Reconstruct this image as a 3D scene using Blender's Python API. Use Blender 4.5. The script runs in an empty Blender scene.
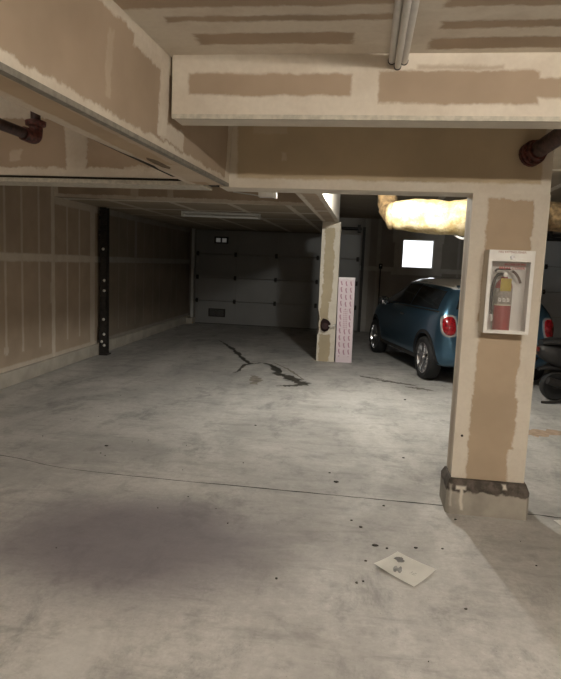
import bpy, bmesh, math, random
import numpy as np
from mathutils import Vector, Matrix
from mathutils.bvhtree import BVHTree

random.seed(7)
PI = math.pi
scene = bpy.context.scene
COL = scene.collection

# ------------------------------------------------------------------ materials
def new_mat(name):
    m = bpy.data.materials.new(name); m.use_nodes = True
    nt = m.node_tree; b = nt.nodes['Principled BSDF']
    return m, nt, b

def N(nt, t, **kw):
    n = nt.nodes.new(t)
    for k, v in kw.items(): setattr(n, k, v)
    return n

def mth(nt, op, a, b=None, c=None, clamp=False):
    n = nt.nodes.new('ShaderNodeMath'); n.operation = op; n.use_clamp = clamp
    for i, v in enumerate((a, b, c)):
        if v is None: continue
        if isinstance(v, (int, float)): n.inputs[i].default_value = v
        else: nt.links.new(v, n.inputs[i])
    return n.outputs[0]

def noise(nt, vec, scale, detail=3, rough=.55, dist=0):
    n = nt.nodes.new('ShaderNodeTexNoise')
    n.inputs['Scale'].default_value = scale; n.inputs['Detail'].default_value = detail
    n.inputs['Roughness'].default_value = rough; n.inputs['Distortion'].default_value = dist
    if vec is not None: nt.links.new(vec, n.inputs['Vector'])
    return n

def mix(nt, fac, a, b, mode='MIX'):
    n = nt.nodes.new('ShaderNodeMix'); n.data_type = 'RGBA'; n.blend_type = mode
    for sock, v in ((n.inputs[0], fac), (n.inputs[6], a), (n.inputs[7], b)):
        if isinstance(v, (int, float)): sock.default_value = v
        elif isinstance(v, tuple): sock.default_value = (*v, 1) if len(v) == 3 else v
        else: nt.links.new(v, sock)
    return n.outputs[2]

def ramp(nt, v, lo, hi, a=0., b=1.):
    n = nt.nodes.new('ShaderNodeMapRange'); n.interpolation_type = 'SMOOTHSTEP'
    n.inputs[1].default_value = lo; n.inputs[2].default_value = hi
    n.inputs[3].default_value = a; n.inputs[4].default_value = b
    nt.links.new(v, n.inputs[0]); return n.outputs[0]

def plain(name, col, rough=.6, metal=0., var=.12, scale=14, bump=.0, emit=None, estr=0, coat=0.):
    m, nt, b = new_mat(name)
    tc = N(nt, 'ShaderNodeTexCoord')
    nz = noise(nt, tc.outputs['Object'], scale, 4)
    lo = tuple(c*(1-var) for c in col); hi = tuple(min(1, c*(1+var)) for c in col)
    nt.links.new(mix(nt, ramp(nt, nz.outputs[0], .3, .7), lo, hi), b.inputs['Base Color'])
    b.inputs['Roughness'].default_value = rough; b.inputs['Metallic'].default_value = metal
    if coat: b.inputs['Coat Weight'].default_value = coat; b.inputs['Coat Roughness'].default_value = .06
    if bump:
        bp = N(nt, 'ShaderNodeBump'); bp.inputs['Strength'].default_value = bump; bp.inputs['Distance'].default_value = .01
        nt.links.new(nz.outputs[0], bp.inputs['Height']); nt.links.new(bp.outputs[0], b.inputs['Normal'])
    if emit:
        b.inputs['Emission Color'].default_value = (*emit, 1); b.inputs['Emission Strength'].default_value = estr
    return m

PAPER = (.40, .315, .235)
MUD = (.67, .615, .53)

def rect_masks(nt, U, V, rects, feather):
    """max over rectangles of weight * soft inside-mask, U and V already wobbled"""
    acc = None
    for r in rects:
        u0, u1, v0, v1 = r[:4]; w = r[4] if len(r) > 4 else 1.
        du = mth(nt, 'SUBTRACT', mth(nt, 'ABSOLUTE', mth(nt, 'SUBTRACT', U, (u0+u1)/2)), abs(u1-u0)/2)
        dv = mth(nt, 'SUBTRACT', mth(nt, 'ABSOLUTE', mth(nt, 'SUBTRACT', V, (v0+v1)/2)), abs(v1-v0)/2)
        k = ramp(nt, mth(nt, 'MAXIMUM', du, dv), -feather, feather, w, 0.)
        acc = k if acc is None else mth(nt, 'MAXIMUM', acc, k)
    return acc

def drywall(name, u, v, rects, inverse=False, paper=PAPER, mud=MUD, amp=.03, feather=.008, thin=.35, fine=45):
    """Unpainted plasterboard: paper face with taped and mudded bands (rects) or, inverse, mud all over with bare paper patches (rects)."""
    m, nt, b = new_mat(name)
    tc = N(nt, 'ShaderNodeTexCoord'); P = tc.outputs['Object']
    sp = N(nt, 'ShaderNodeSeparateXYZ'); nt.links.new(P, sp.inputs[0])
    n1 = noise(nt, P, 7, 2); n2 = noise(nt, P, fine, 3, .65)
    s1 = N(nt, 'ShaderNodeSeparateColor'); nt.links.new(n1.outputs['Color'], s1.inputs[0])
    s2 = N(nt, 'ShaderNodeSeparateColor'); nt.links.new(n2.outputs['Color'], s2.inputs[0])
    def wob(ch, a, c):
        t = mth(nt, 'ADD', ch, mth(nt, 'MULTIPLY', mth(nt, 'SUBTRACT', a, .5), amp*2))
        return mth(nt, 'ADD', t, mth(nt, 'MULTIPLY', mth(nt, 'SUBTRACT', c, .5), amp*1.1))
    U = wob(sp.outputs[u], s1.outputs[0], s2.outputs[0]); V = wob(sp.outputs[v], s1.outputs[1], s2.outputs[1])
    k = rect_masks(nt, U, V, rects, feather)
    if inverse: k = mth(nt, 'SUBTRACT', 1., k)
    n3 = noise(nt, P, 5, 5, .65)
    k2 = mth(nt, 'MULTIPLY', k, ramp(nt, n3.outputs[0], .28, .62, 1-thin, 1.))
    n4 = noise(nt, P, 2.2, 4)
    pc = mix(nt, ramp(nt, n4.outputs[0], .3, .7), tuple(c*.9 for c in paper), tuple(c*1.08 for c in paper))
    mc = mix(nt, ramp(nt, n2.outputs[0], .3, .7), tuple(c*.97 for c in mud), tuple(c*1.02 for c in mud))
    nt.links.new(mix(nt, k2, pc, mc), b.inputs['Base Color'])
    b.inputs['Roughness'].default_value = .85; b.inputs['Specular IOR Level'].default_value = .25
    bp = N(nt, 'ShaderNodeBump'); bp.inputs['Strength'].default_value = .25; bp.inputs['Distance'].default_value = .003
    nt.links.new(mth(nt, 'ADD', k, mth(nt, 'MULTIPLY', n3.outputs[0], .4)), bp.inputs['Height']); nt.links.new(bp.outputs[0], b.inputs['Normal'])
    return m

def concrete_floor():
    m, nt, b = new_mat('floor_concrete')
    tc = N(nt, 'ShaderNodeTexCoord'); P = tc.outputs['Object']
    mp = N(nt, 'ShaderNodeMapping'); mp.inputs['Scale'].default_value = (.75, .42, 1); mp.inputs['Rotation'].default_value = (0, 0, .5)
    nt.links.new(P, mp.inputs[0])
    a = noise(nt, mp.outputs[0], 1.3, 6, .62, .6); c = noise(nt, P, 6, 5, .65); d = noise(nt, P, 60, 3, .7)
    base = mix(nt, ramp(nt, a.outputs[0], .36, .66), (.37, .360, .348), (.585, .57, .548))
    base = mix(nt, ramp(nt, c.outputs[0], .52, .72, 0, .45), base, (.17, .168, .16))
    base = mix(nt, ramp(nt, d.outputs[0], .35, .65, 0., .22), base, (.30, .29, .27))
    g = noise(nt, P, 22, 6, .7); base = mix(nt, ramp(nt, g.outputs[0], .3, .7, 0, .35), base, (.27, .265, .245))
    mp2 = N(nt, 'ShaderNodeMapping'); mp2.inputs['Scale'].default_value = (.9, 3.2, 1); mp2.inputs['Rotation'].default_value = (0, 0, -.35)
    nt.links.new(P, mp2.inputs[0]); h_ = noise(nt, mp2.outputs[0], 2.2, 7, .68, .4)
    base = mix(nt, ramp(nt, h_.outputs[0], .5, .72, 0, .5), base, (.21, .205, .195)); base = mix(nt, ramp(nt, h_.outputs[0], .46, .3, 0, .35), base, (.58, .57, .53))
    # rough dark scuffed patches (tyre rubber, dirt)
    e = noise(nt, mp.outputs[0], 3.6, 8, .75, .3)
    base = mix(nt, ramp(nt, e.outputs[0], .50, .68, 0, .55), base, (.15, .148, .145))
    f = noise(nt, P, 130, 2)
    base = mix(nt, ramp(nt, f.outputs[0], .70, .74, 0, .7), base, (.08, .075, .07))
    # soft dark oval patches, and a lighter worn streak
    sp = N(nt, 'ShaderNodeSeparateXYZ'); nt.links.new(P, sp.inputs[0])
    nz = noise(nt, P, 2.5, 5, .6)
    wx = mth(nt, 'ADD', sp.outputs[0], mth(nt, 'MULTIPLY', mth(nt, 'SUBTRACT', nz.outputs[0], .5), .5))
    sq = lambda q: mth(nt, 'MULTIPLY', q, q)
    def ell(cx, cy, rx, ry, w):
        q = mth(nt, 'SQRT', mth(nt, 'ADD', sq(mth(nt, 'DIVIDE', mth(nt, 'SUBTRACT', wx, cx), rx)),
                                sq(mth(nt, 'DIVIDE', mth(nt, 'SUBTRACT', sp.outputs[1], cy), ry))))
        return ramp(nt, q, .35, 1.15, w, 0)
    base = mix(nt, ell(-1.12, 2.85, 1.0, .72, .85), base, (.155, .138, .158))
    base = mix(nt, ell(-.98, 1.9, .13, .22, .5), base, (.55, .54, .52))
    base = mix(nt, ell(-1.9, 7.2, 1.3, .9, .28), base, (.16, .16, .155))
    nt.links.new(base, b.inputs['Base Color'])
    nt.links.new(ramp(nt, a.outputs[0], .3, .7, .72, .5), b.inputs['Roughness'])
    b.inputs['Specular IOR Level'].default_value = .35
    bp = N(nt, 'ShaderNodeBump'); bp.inputs['Strength'].default_value = .25; bp.inputs['Distance'].default_value = .004
    nt.links.new(mth(nt, 'ADD', c.outputs[0], d.outputs[0]), bp.inputs['Height']); nt.links.new(bp.outputs[0], b.inputs['Normal'])
    return m

# ------------------------------------------------------------------ mesh helpers
def link(name, bm, mats, parent=None, smooth=False, angle=None, loc=None, rot=None):
    me = bpy.data.meshes.new(name)
    bmesh.ops.recalc_face_normals(bm, faces=bm.faces)
    bm.to_mesh(me); bm.free()
    for mm in (mats if isinstance(mats, (list, tuple)) else [mats]): me.materials.append(mm)
    if smooth:
        for p in me.polygons: p.use_smooth = True
        me.set_sharp_from_angle(angle=math.radians(angle or 40))
    o = bpy.data.objects.new(name, me); COL.objects.link(o)
    if parent: o.parent = parent
    if loc: o.location = loc
    if rot: o.rotation_euler = rot
    return o

def thing(name, label, cat, loc=(0, 0, 0), rz=0, group=None):
    o = bpy.data.objects.new(name, None); COL.objects.link(o); o.empty_display_size = .1
    o.location = loc; o.rotation_euler = (0, 0, rz)
    return tag(o, label, cat, group)

def tag(o, label, cat, group=None, kind='thing'):
    o['label'] = label; o['category'] = cat; o['kind'] = kind
    if group: o['group'] = group
    return o

def struct(o): o['kind'] = 'structure'; return o

def B(): return bmesh.new()

FK = ('x-', 'x+', 'y-', 'y+', 'z-', 'z+')
def box(bm, x0, x1, y0, y1, z0, z1, mat=0, fm=None, bev=0):
    vs = [bm.verts.new((x, y, z)) for x in (x0, x1) for y in (y0, y1) for z in (z0, z1)]
    idx = {'x-': (0, 1, 3, 2), 'x+': (4, 6, 7, 5), 'y-': (0, 4, 5, 1), 'y+': (2, 3, 7, 6), 'z-': (0, 2, 6, 4), 'z+': (1, 5, 7, 3)}
    fs = []
    for k in FK:
        f = bm.faces.new([vs[i] for i in idx[k]]); f.material_index = (fm or {}).get(k, mat); fs.append(f)
    if bev:
        es = list({e for f in fs for e in f.edges})
        bmesh.ops.bevel(bm, geom=es, offset=bev, segments=2, affect='EDGES', profile=.5)
    return vs

def frame_from(d):
    d = d.normalized(); a = Vector((0, 0, 1)) if abs(d.z) < .9 else Vector((1, 0, 0))
    s = d.cross(a).normalized(); return s, s.cross(d).normalized()

def tube(bm, path, r, seg=12, caps=True, mat=0):
    path = [Vector(p) for p in path]; rings = []; s = None
    rr = r if isinstance(r, (list, tuple)) else [r]*len(path)
    for i, p in enumerate(path):
        d = (path[min(i+1, len(path)-1)] - path[max(i-1, 0)])
        if d.length < 1e-9: d = Vector((0, 0, 1))
        d.normalize()
        if s is None: s, t = frame_from(d)
        else:
            s = (s - d*s.dot(d)).normalized()
        t = d.cross(s)
        rings.append([bm.verts.new(p + (s*math.cos(2*PI*k/seg) + t*math.sin(2*PI*k/seg))*rr[i]) for k in range(seg)])
    for a, b in zip(rings, rings[1:]):
        for k in range(seg):
            f = bm.faces.new((a[k], a[(k+1) % seg], b[(k+1) % seg], b[k])); f.material_index = mat
    if caps:
        f = bm.faces.new(rings[0][::-1]); f.material_index = mat
        f = bm.faces.new(rings[-1]); f.material_index = mat
    return rings

def cyl(bm, p0, p1, r0, r1=None, seg=16, mat=0): return tube(bm, [p0, p1], [r0, r0 if r1 is None else r1], seg, True, mat)

def lathe(bm, prof, seg=24, axis='Z', c=(0, 0, 0), mat=0):
    """prof: (radius, height) pairs along the axis"""
    c = Vector(c); rings = []
    for r, h in prof:
        ring = []
        for k in range(seg):
            a = 2*PI*k/seg; x, y = r*math.cos(a), r*math.sin(a)
            ring.append(bm.verts.new(c + (Vector((x, y, h)) if axis == 'Z' else Vector((x, h, y)) if axis == 'Y' else Vector((h, x, y)))))
        rings.append(ring)
    for a, b in zip(rings, rings[1:]):
        for k in range(seg):
            f = bm.faces.new((a[k], a[(k+1) % seg], b[(k+1) % seg], b[k])); f.material_index = mat
    for ring in (rings[0], rings[-1]):
        try: f = bm.faces.new(ring); f.material_index = mat
        except ValueError: pass

def prism(bm, pts, z0, z1, mat=0, M=None):
    lo = [bm.verts.new((p[0], p[1], z0)) for p in pts]; hi = [bm.verts.new((p[0], p[1], z1)) for p in pts]
    n = len(pts); fs = [bm.faces.new(lo[::-1]), bm.faces.new(hi)]
    for i in range(n): fs.append(bm.faces.new((lo[i], lo[(i+1) % n], hi[(i+1) % n], hi[i])))
    for f in fs: f.material_index = mat
    if M is not None:
        for vv in lo+hi: vv.co = M @ vv.co
    return lo+hi

def curve_pts(pts, n=6):
    """Catmull-Rom through the points"""
    P = [Vector(p) for p in pts]; P = [P[0]*2-P[1]] + P + [P[-1]*2-P[-2]]; out = []
    for i in range(1, len(P)-2):
        for k in range(n):
            t = k/n
            out.append(.5*((2*P[i]) + (P[i+1]-P[i-1])*t + (2*P[i-1]-5*P[i]+4*P[i+1]-P[i+2])*t*t + (3*P[i]-P[i-1]-3*P[i+1]+P[i+2])*t**3))
    out.append(P[-2]); return out

def text_mesh(name, body, size, mat, parent, loc, rot, depth=.0008):
    cu = bpy.data.curves.new('lettering_curve', 'FONT'); cu.body = body; cu.size = size; cu.extrude = depth
    cu.align_x = 'CENTER'; cu.align_y = 'CENTER'
    t = bpy.data.objects.new('lettering_source', cu); COL.objects.link(t)
    dg = bpy.context.evaluated_depsgraph_get()
    me = bpy.data.meshes.new_from_object(t.evaluated_get(dg))
    bpy.data.objects.remove(t); bpy.data.curves.remove(cu)
    me.materials.clear(); me.materials.append(mat)
    o = bpy.data.objects.new(name, me); COL.objects.link(o); o.parent = parent; o.location = loc; o.rotation_euler = rot
    return o

def flat_blob(bm, pts, z, mat=0):
    f = bm.faces.new([bm.verts.new((x, y, z)) for x, y in pts]); f.material_index = mat

def streak(bm, pts, widths, z, step=.05, rough=.35):
    """a stain that wanders along the points, with a ragged edge"""
    P = curve_pts([(x, y, 0) for x, y in pts], 8); n = len(P); L = []; R = []
    for i, p in enumerate(P):
        d = (P[min(i+1, n-1)] - P[max(i-1, 0)]).normalized(); s = Vector((-d.y, d.x, 0))
        w = np.interp(i/(n-1), np.linspace(0, 1, len(widths)), widths)
        L.append(bm.verts.new((p + s*w*(1+random.uniform(-rough, rough))).to_tuple()[:2] + (z,)))
        R.append(bm.verts.new((p - s*w*(1+random.uniform(-rough, rough))).to_tuple()[:2] + (z,)))
    for i in range(n-1): bm.faces.new((L[i], R[i], R[i+1], L[i+1]))

# ------------------------------------------------------------------ shared materials
M = {}
M['mudplain'] = plain('mud_coat', MUD, .85, var=.04, scale=14, bump=.08)
M['bead'] = plain('corner_bead_mud', (.50, .47, .40), .7, var=.15, scale=40, bump=.2)
M['paper'] = plain('board_paper', PAPER, .85, var=.1, scale=3)
M['dark_wood'] = plain('dark_gap', (.03, .024, .018), .9)
M['pipe'] = plain('rusty_dark_pipe', (.045, .02, .017), .55, var=.5, scale=30, bump=.3)
M['rust'] = plain('red_primer_fitting', (.085, .022, .017), .6, var=.6, scale=45, bump=.4)
M['conduit'] = plain('pale_conduit', (.62, .60, .57), .5, var=.06)
M['white'] = plain('white_enamel', (.78, .77, .74), .4, var=.04)
M['white_dim'] = plain('grey_white_enamel', (.55, .55, .53), .5, var=.06)
M['black'] = plain('black_rubber', (.010, .010, .0105), .75, var=.2)
M['blackgloss'] = plain('black_plastic', (.02, .02, .022), .35)
M['steel'] = plain('bright_steel', (.62, .62, .62), .3, 1.0, var=.08)
M['steel_dark'] = plain('dark_steel', (.022, .019, .017), .6, var=.4, scale=25, bump=.2)
M['bolt'] = plain('pale_bolt', (.75, .74, .70), .4, .2)
M['tube'] = plain('fluorescent_tube_off', (.72, .74, .74), .3, var=.03)

# ------------------------------------------------------------------ floor
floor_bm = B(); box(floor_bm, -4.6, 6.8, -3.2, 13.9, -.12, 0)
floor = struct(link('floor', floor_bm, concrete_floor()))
j = B(); streak(j, [(-3.72, 4.05), (-2.53, 3.9), (-1.99, 3.765), (-1.34, 3.725), (-.66, 3.72), (-.08, 3.712), (.53, 3.705), (1.06, 3.69), (1.9, 3.66), (6.5, 3.62)], [.004, .003, .0055, .006, .007], .001, rough=.7)
o = link('control_joint', j, plain('joint_dark', (.035, .032, .03), .95), floor); o['label'] = 'thin dark control joint'  # flat dark strip for the joint line
oil = plain('oil_soak', (.05, .047, .04), .5, var=.4, scale=9)
j = B(); streak(j, [(-2.61, 10.8), (-2.31, 10.19), (-2.07, 9.67), (-1.81, 8.98), (-1.56, 8.47), (-1.41, 8.58), (-1.18, 8.29), (-1.06, 7.8), (-.92, 7.65), (-.80, 7.41), (-.66, 7.24), (-.82, 7.06), (-.98, 6.99)],
                [.01, .025, .04, .03, .03, .018, .05, .07, .06, .085, .06, .05, .01], .0012, rough=.7)
streak(j, [(-1.56, 8.47), (-1.62, 8.24), (-1.61, 7.82), (-1.64, 7.63)], [.035, .03, .025, .006], .0014, rough=.6)
o = link('oil_stain', j, oil, floor); o['label'] = 'dark branching oil trail'
j = B(); streak(j, [(-1.25, 8.64), (-1.01, 8.23), (-.86, 7.9), (-.70, 7.5)], [.01, .02, .025, .01], .0010, rough=.6)
streak(j, [(-1.36, 7.55), (-1.27, 7.3), (-1.25, 7.0)], [.03, .07, .04], .0011, rough=.5)
o = link('faded_stain', j, plain('faded_oil', (.20, .18, .15), .7, var=.3), floor); o['label'] = 'faded brown oil patch'
j = B(); streak(j, [(1.42, 5.62), (1.6, 5.66), (1.95, 5.76), (2.4, 5.84)], [.03, .11, .10, .02], .001, rough=.5)
o = link('rust_stain', j, plain('rust_soak', (.36, .265, .19), .85, var=.25), floor); o['label'] = 'orange rust stain'
j = B()
for (x, y) in ((.15, 7.95), (.35, 7.75), (.55, 7.62), (.72, 7.4)):
    streak(j, [(x-.16, y+.08), (x, y+random.uniform(-.05, .05)), (x+.17, y-.07)], [.015, .05, .012], .001+.0001*x, rough=.6)
o = link('drip_stain', j, plain('drip_soak', (.10, .09, .075), .7, var=.3), floor); o['label'] = 'dark drips by the parked car'

dm = plain('debris_chip', (.05, .043, .038), .9, var=.4)
j = B()
for (x, y, r) in [(-.12, 3.95, .03), (.51, 6.71, .03), (.51, 2.54, .010), (.19, 3.61, .014), (.05, 3.27, .016), (.13, 3.06, .022), (.19, 3.04, .016), (.34, 3.08, .014), (.48, 3.1, .01), (.04, 2.66, .012), (.07, 2.68, .01), (-.17, 4.12, .012), (.6, 3.5, .014), (.0, 3.35, .01), (-.33, 2.62, .012), (.08, 2.88, .014), (-1.9, 4.3, .02), (.37, 4.6, .016), (-.9, 5.2, .016)] + [(random.uniform(-2.6, 1.2), random.uniform(1.9, 8), random.uniform(.003, .008)) for _ in range(46)]:
    r *= .62; prism(j, [(x+r*random.uniform(.6, 1.3)*math.cos(a), y+r*random.uniform(.4, 1.0)*math.sin(a)) for a in [2*PI*k/6 for k in range(6)]], .0, .004+r*.15)
tag(link('debris', j, dm), 'small dark chips and grit scattered over the bare concrete floor', 'debris', kind='stuff')

# ------------------------------------------------------------------ walls
# left wall: a line that runs slightly outward with depth
WA = math.atan(.0318)
wl = bpy.data.objects
lines = []
ys = [6.01, 6.35, 6.73, 7.46, 7.82]
for y in [4.1, 4.5, 4.9, 5.3, 5.64]+ys: lines.append((y-.022, y+.022, .34, 2.5, .5))
for y in [9.26, 9.63, 10.04, 10.47, 11.0, 11.4, 12.2, 12.6]: lines.append((y-.02, y+.02, .3, 2.5, .28))
lines += [(7.03, 7.12, .0, 2.6, .75), (8.17, 8.33, 0, 2.2, .6), (8.6, 8.7, 0, 2.2, .4), (-3, 13.7, 1.355, 1.445, .8), (9.98, 10.1, 1.4, 2.2, .5), (5.96, 6.05, .36, .43, .5),
          (7.0, 7.09, .85, 1.1, .5), (7.06, 7.13, .65, .88, .5), (-3, 13.7, .15, .215, .55), (7.05, 13.6, 2.06, 2.18, .6), (-3, 3.5, 2.2, 2.45, .8)]
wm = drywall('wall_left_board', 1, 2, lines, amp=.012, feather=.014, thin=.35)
# beyond the steel post the board colour is darker and greyer
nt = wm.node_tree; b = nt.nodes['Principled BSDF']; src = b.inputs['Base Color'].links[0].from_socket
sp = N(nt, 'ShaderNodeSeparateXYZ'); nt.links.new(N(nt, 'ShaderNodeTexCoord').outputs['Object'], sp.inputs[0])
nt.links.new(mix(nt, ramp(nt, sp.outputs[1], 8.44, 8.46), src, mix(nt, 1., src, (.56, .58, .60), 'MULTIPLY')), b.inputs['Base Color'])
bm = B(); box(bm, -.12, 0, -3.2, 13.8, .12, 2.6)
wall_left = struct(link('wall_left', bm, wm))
# local x = 0 is the face; rotate so that X = -3.79 at Y = 5.9
wall_left.rotation_euler = (0, 0, WA); wall_left.location = (-3.79+.0318*5.9, 0, 0)
bm = B(); box(bm, -.14, .035, -3.2, 13.75, 0, .165, bev=.012)
cm = plain('curb_concrete', (.40, .365, .31), .85, var=.13, scale=4, bump=.3)
bl = struct(link('baseboard_left', bm, cm)); bl.rotation_euler = (0, 0, WA); bl.location = wall_left.location

bw = drywall('wall_back_board', 0, 2, [(-.2, 6.6, 1.36, 1.46, .8), (.55, 1.65, 2.0, 2.5, .8), (.60, .78, 1.3, 2.4, .8), (1.43, 1.62, 1.3, 2.4, .8), (.55, 1.65, 1.30, 1.46, .8), (.22, .30, 0, 2.6, .45), (2.3, 2.42, 0, 2.6, .6), (-.06, .06, 0, 2.6, .5), (3.3, 3.4, 0, 2.6, .6), (1.95, 2.0, 0, 2.6, .4)],
             paper=(.27, .25, .225), mud=(.50, .48, .45), amp=.015, feather=.012)
bm = B()
WX0, WX1, WZ0, WZ1 = .765, 1.445, 1.453, 2.077
box(bm, -4.6, WX0, 13.65, 13.8, 0, 2.6); box(bm, WX1, 6.8, 13.65, 13.8, 0, 2.6)
box(bm, WX0, WX1, 13.65, 13.8, 0, WZ0); box(bm, WX0, WX1, 13.65, 13.8, WZ1, 2.6)
struct(link('wall_back', bm, bw))
gen = drywall('wall_plain_board', 1, 2, [(-3, 14, 1.25, 1.35), (0, .1, 0, 3), (1.22, 1.3, 0, 3, .6), (2.44, 2.5, 0, 3, .6), (6, 6.1, 0, 3)], amp=.02)
bm = B(); box(bm, 6.6, 6.75, -3.2, 13.8, 0, 2.6); struct(link('wall_right', bm, gen))
gen2 = drywall('wall_front_board', 0, 2, [(-4, 7, 1.25, 1.35), (0, .1, 0, 3), (1.22, 1.3, 0, 3, .6), (-2.44, -2.36, 0, 3, .6)], amp=.02)
bm = B(); box(bm, -4.4, 6.8, -3.3, -3.15, 0, 2.6); struct(link('wall_front', bm, gen2))

# ------------------------------------------------------------------ ceilings
def bands():
    L = []
    # bare paper strips between the taped joints (photo: strips run across)
    L += [(-6, 0.1, 1.95, 2.09), (-.75, .06, 2.165, 2.215), (-.70, -.10, 2.325, 2.435)]
    L += [(.20, 7, 1.95, 2.12), (.21, 7, 2.235, 2.30), (.19, 7, 2.385, 2.50)]
    for k in range(8): L.append((-6, 7, 1.85-.42*k-.26, 1.85-.42*k))
    return L
cmat = drywall('ceiling_board', 0, 1, bands(), inverse=True, amp=.025, thin=.3, feather=.012)
bm = B(); box(bm, -1.0, 6.8, -3.2, 3.7, 2.29, 2.42); struct(link('ceiling', bm, cmat))
bm = B(); box(bm, -4.6, -1.02, -3.2, 3.7, 2.44, 2.56); struct(link('left_ceiling', bm, drywall('left_ceiling_board', 0, 1, [(-4.6, -1, 3.2, 3.7), (-2.3, -2.1, -3, 4)], amp=.03)))
bm = B(); box(bm, -4.6, 6.8, 3.7, 13.9, 2.5, 2.6); struct(link('rear_ceiling', bm, drywall('rear_ceiling_board', 0, 1, [(-4, 7, 5, 5.1), (-4, 7, 6.6, 6.7), (1, 1.1, 3, 14), (2.2, 2.3, 3, 14)], amp=.03, paper=(.33, .27, .2))))
sm = drywall('soffit_board', 0, 1, [(-4.3, -.6, 7.3, 7.46, .9), (-4.3, -.6, 8.5, 8.62, .8), (-4.3, -.6, 9.7, 9.85, .6), (-2.5, -2.42, 7, 14, .8), (-1.75, -1.67, 7, 14, .8), (-1.02, -.95, 7, 14, .8), (-3.3, -3.2, 7, 14, .6), (-4.3, -.6, 10.9, 11, .6)], amp=.02, paper=(.33, .275, .205))
smf = drywall('soffit_face_board', 0, 2, [(-4.3, -.6, 2.14, 2.19, .9), (-3.95, -3.78, 2, 2.6), (-2.9, -2.8, 2, 2.6, .5), (-2.45, -2.38, 2, 2.6, .5)], amp=.02)
bm = B(); vs = box(bm, -4.3, -.66, 7.3, 13.7, 2.15, 2.52, 0, {'y-': 1})
for v in vs:
    if v.co.x < -4 and v.co.y < 8: v.co.y -= .25
    if v.co.x > -1 and v.co.y < 8: v.co.y += .2
struct(link('soffit_ceiling', bm, [sm, smf]))

# ------------------------------------------------------------------ beams
# cross beam near the camera
fb = drywall('cross_beam_board', 0, 2, [(-.77, -.10, 2.13, 2.215), (.01, .62, 2.10, 2.225), (.5, 1.6, 2.125, 2.20), (.15, .48, 2.228, 2.245, .6), (1.7, 3.5, 2.11, 2.21), (4, 6, 2.11, 2.21)], inverse=True, amp=.016, thin=.25)
bm = B(); box(bm, -.845, 6.7, 2.55, 2.70, 2.04, 2.35, 1, {'y-': 0})
cb = struct(link('cross_beam', bm, [fb, M['mudplain']]))
bm = B(); box(bm, -.842, 6.7, 2.543, 2.556, 2.034, 2.052); o = link('corner_bead', bm, M['bead'], cb)
# header flush with the pillar
hb = drywall('header_beam_board', 0, 2, [(-.90, -.795, 1.9, 2.4), (-1.2, 1.05, 1.88, 1.945), (.945, 1.1, 1.8, 2.4), (-.7, -.5, 2.2, 2.4, .3), (-.53, -.5, 2.05, 2.1, .5)], amp=.016, thin=.25, paper=(.50, .41, .285))
bm = B(); box(bm, -.9, .998, 3.64, 3.86, 1.89, 2.52, 1, {'y-': 0})
struct(link('header_beam', bm, [hb, M['mudplain']]))
# header of the left bay: dark core, board face, bead with a gap
lh = drywall('left_header_board', 0, 2, [(-1.88, -1.74, 1.9, 2.6), (-4, -1, 1.90, 1.985), (-2.25, -2.18, 2.03, 2.09, .5), (-2.6, -2.5, 1.9, 2.6, .6), (-4, -1.9, 2.28, 2.5), (-3.3, -3.2, 1.9, 2.6), (-1.5, -1.0, 1.97, 2.0, .8)], amp=.03, thin=.3)
bm = B(); box(bm, -3.9, -.95, 3.66, 3.84, 1.912, 2.55, 1)
box(bm, -3.9, -.95, 3.64, 3.6605, 1.934, 2.55, 0)
lhb = struct(link('left_header_beam', bm, [lh, M['dark_wood']]))
bm = B(); box(bm, -3.9, -1.0, 3.628, 3.86, 1.893, 1.918, bev=.003); link('corner_bead', bm, M['bead'], lhb)
# long side beam from the camera to the header, slightly askew
def side_x(y): return -.918 + (y-1.4)*.0326
sf = drywall('side_beam_face', 1, 2, [(-3, 3.7, 1.86, 1.94), (2.2, 2.62, 2.215, 2.32, .9), (-3, 2.6, 2.25, 2.32), (2.47, 2.58, 1.96, 2.3), (3.55, 3.7, 1.9, 2.35, .9), (2.5, 2.8, 1.95, 2.02, .8), (.9, 1.42, 1.93, 1.962), (2.0, 2.04, 1.98, 2.2, .25), (1.2, 1.28, 1.9, 2.3, .3), (.0, .08, 1.9, 2.3, .5)], amp=.028, thin=.3)
sb = drywall('side_beam_soffit', 0, 1, [(-1.14, -1.045, -3, 3.7, .8), (-.95, -.86, -3, 3.7, .35), (-1.1, -.9, 2.9, 3.5, .5), (-1.1, -.9, .9, 1.2, .4)], amp=.02, paper=(.47, .36, .25))
bm = B(); vs = box(bm, -1.09, -.9, -3.2, 3.64, 1.9, 2.5, 2, {'x+': 0, 'z-': 1})
for v in vs:
    if v.co.x > -1: v.co.x = side_x(v.co.y) + (.03 if v.co.z > 2.2 else 0)
    else: v.co.x = -1.085 - (3.64-v.co.y)*.002
sbm = struct(link('side_beam', bm, [sf, sb, M['mudplain']]))
bm = B(); vs = box(bm, -.93, -.9, -3.2, 3.635, 1.893, 1.911)
for v in vs: v.co.x = side_x(v.co.y) + (.004 if v.co.x > -.91 else -.022)
link('corner_bead', bm, plain('side_bead_metal', (.22, .205, .175), .6, var=.2, scale=30), sbm)
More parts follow.
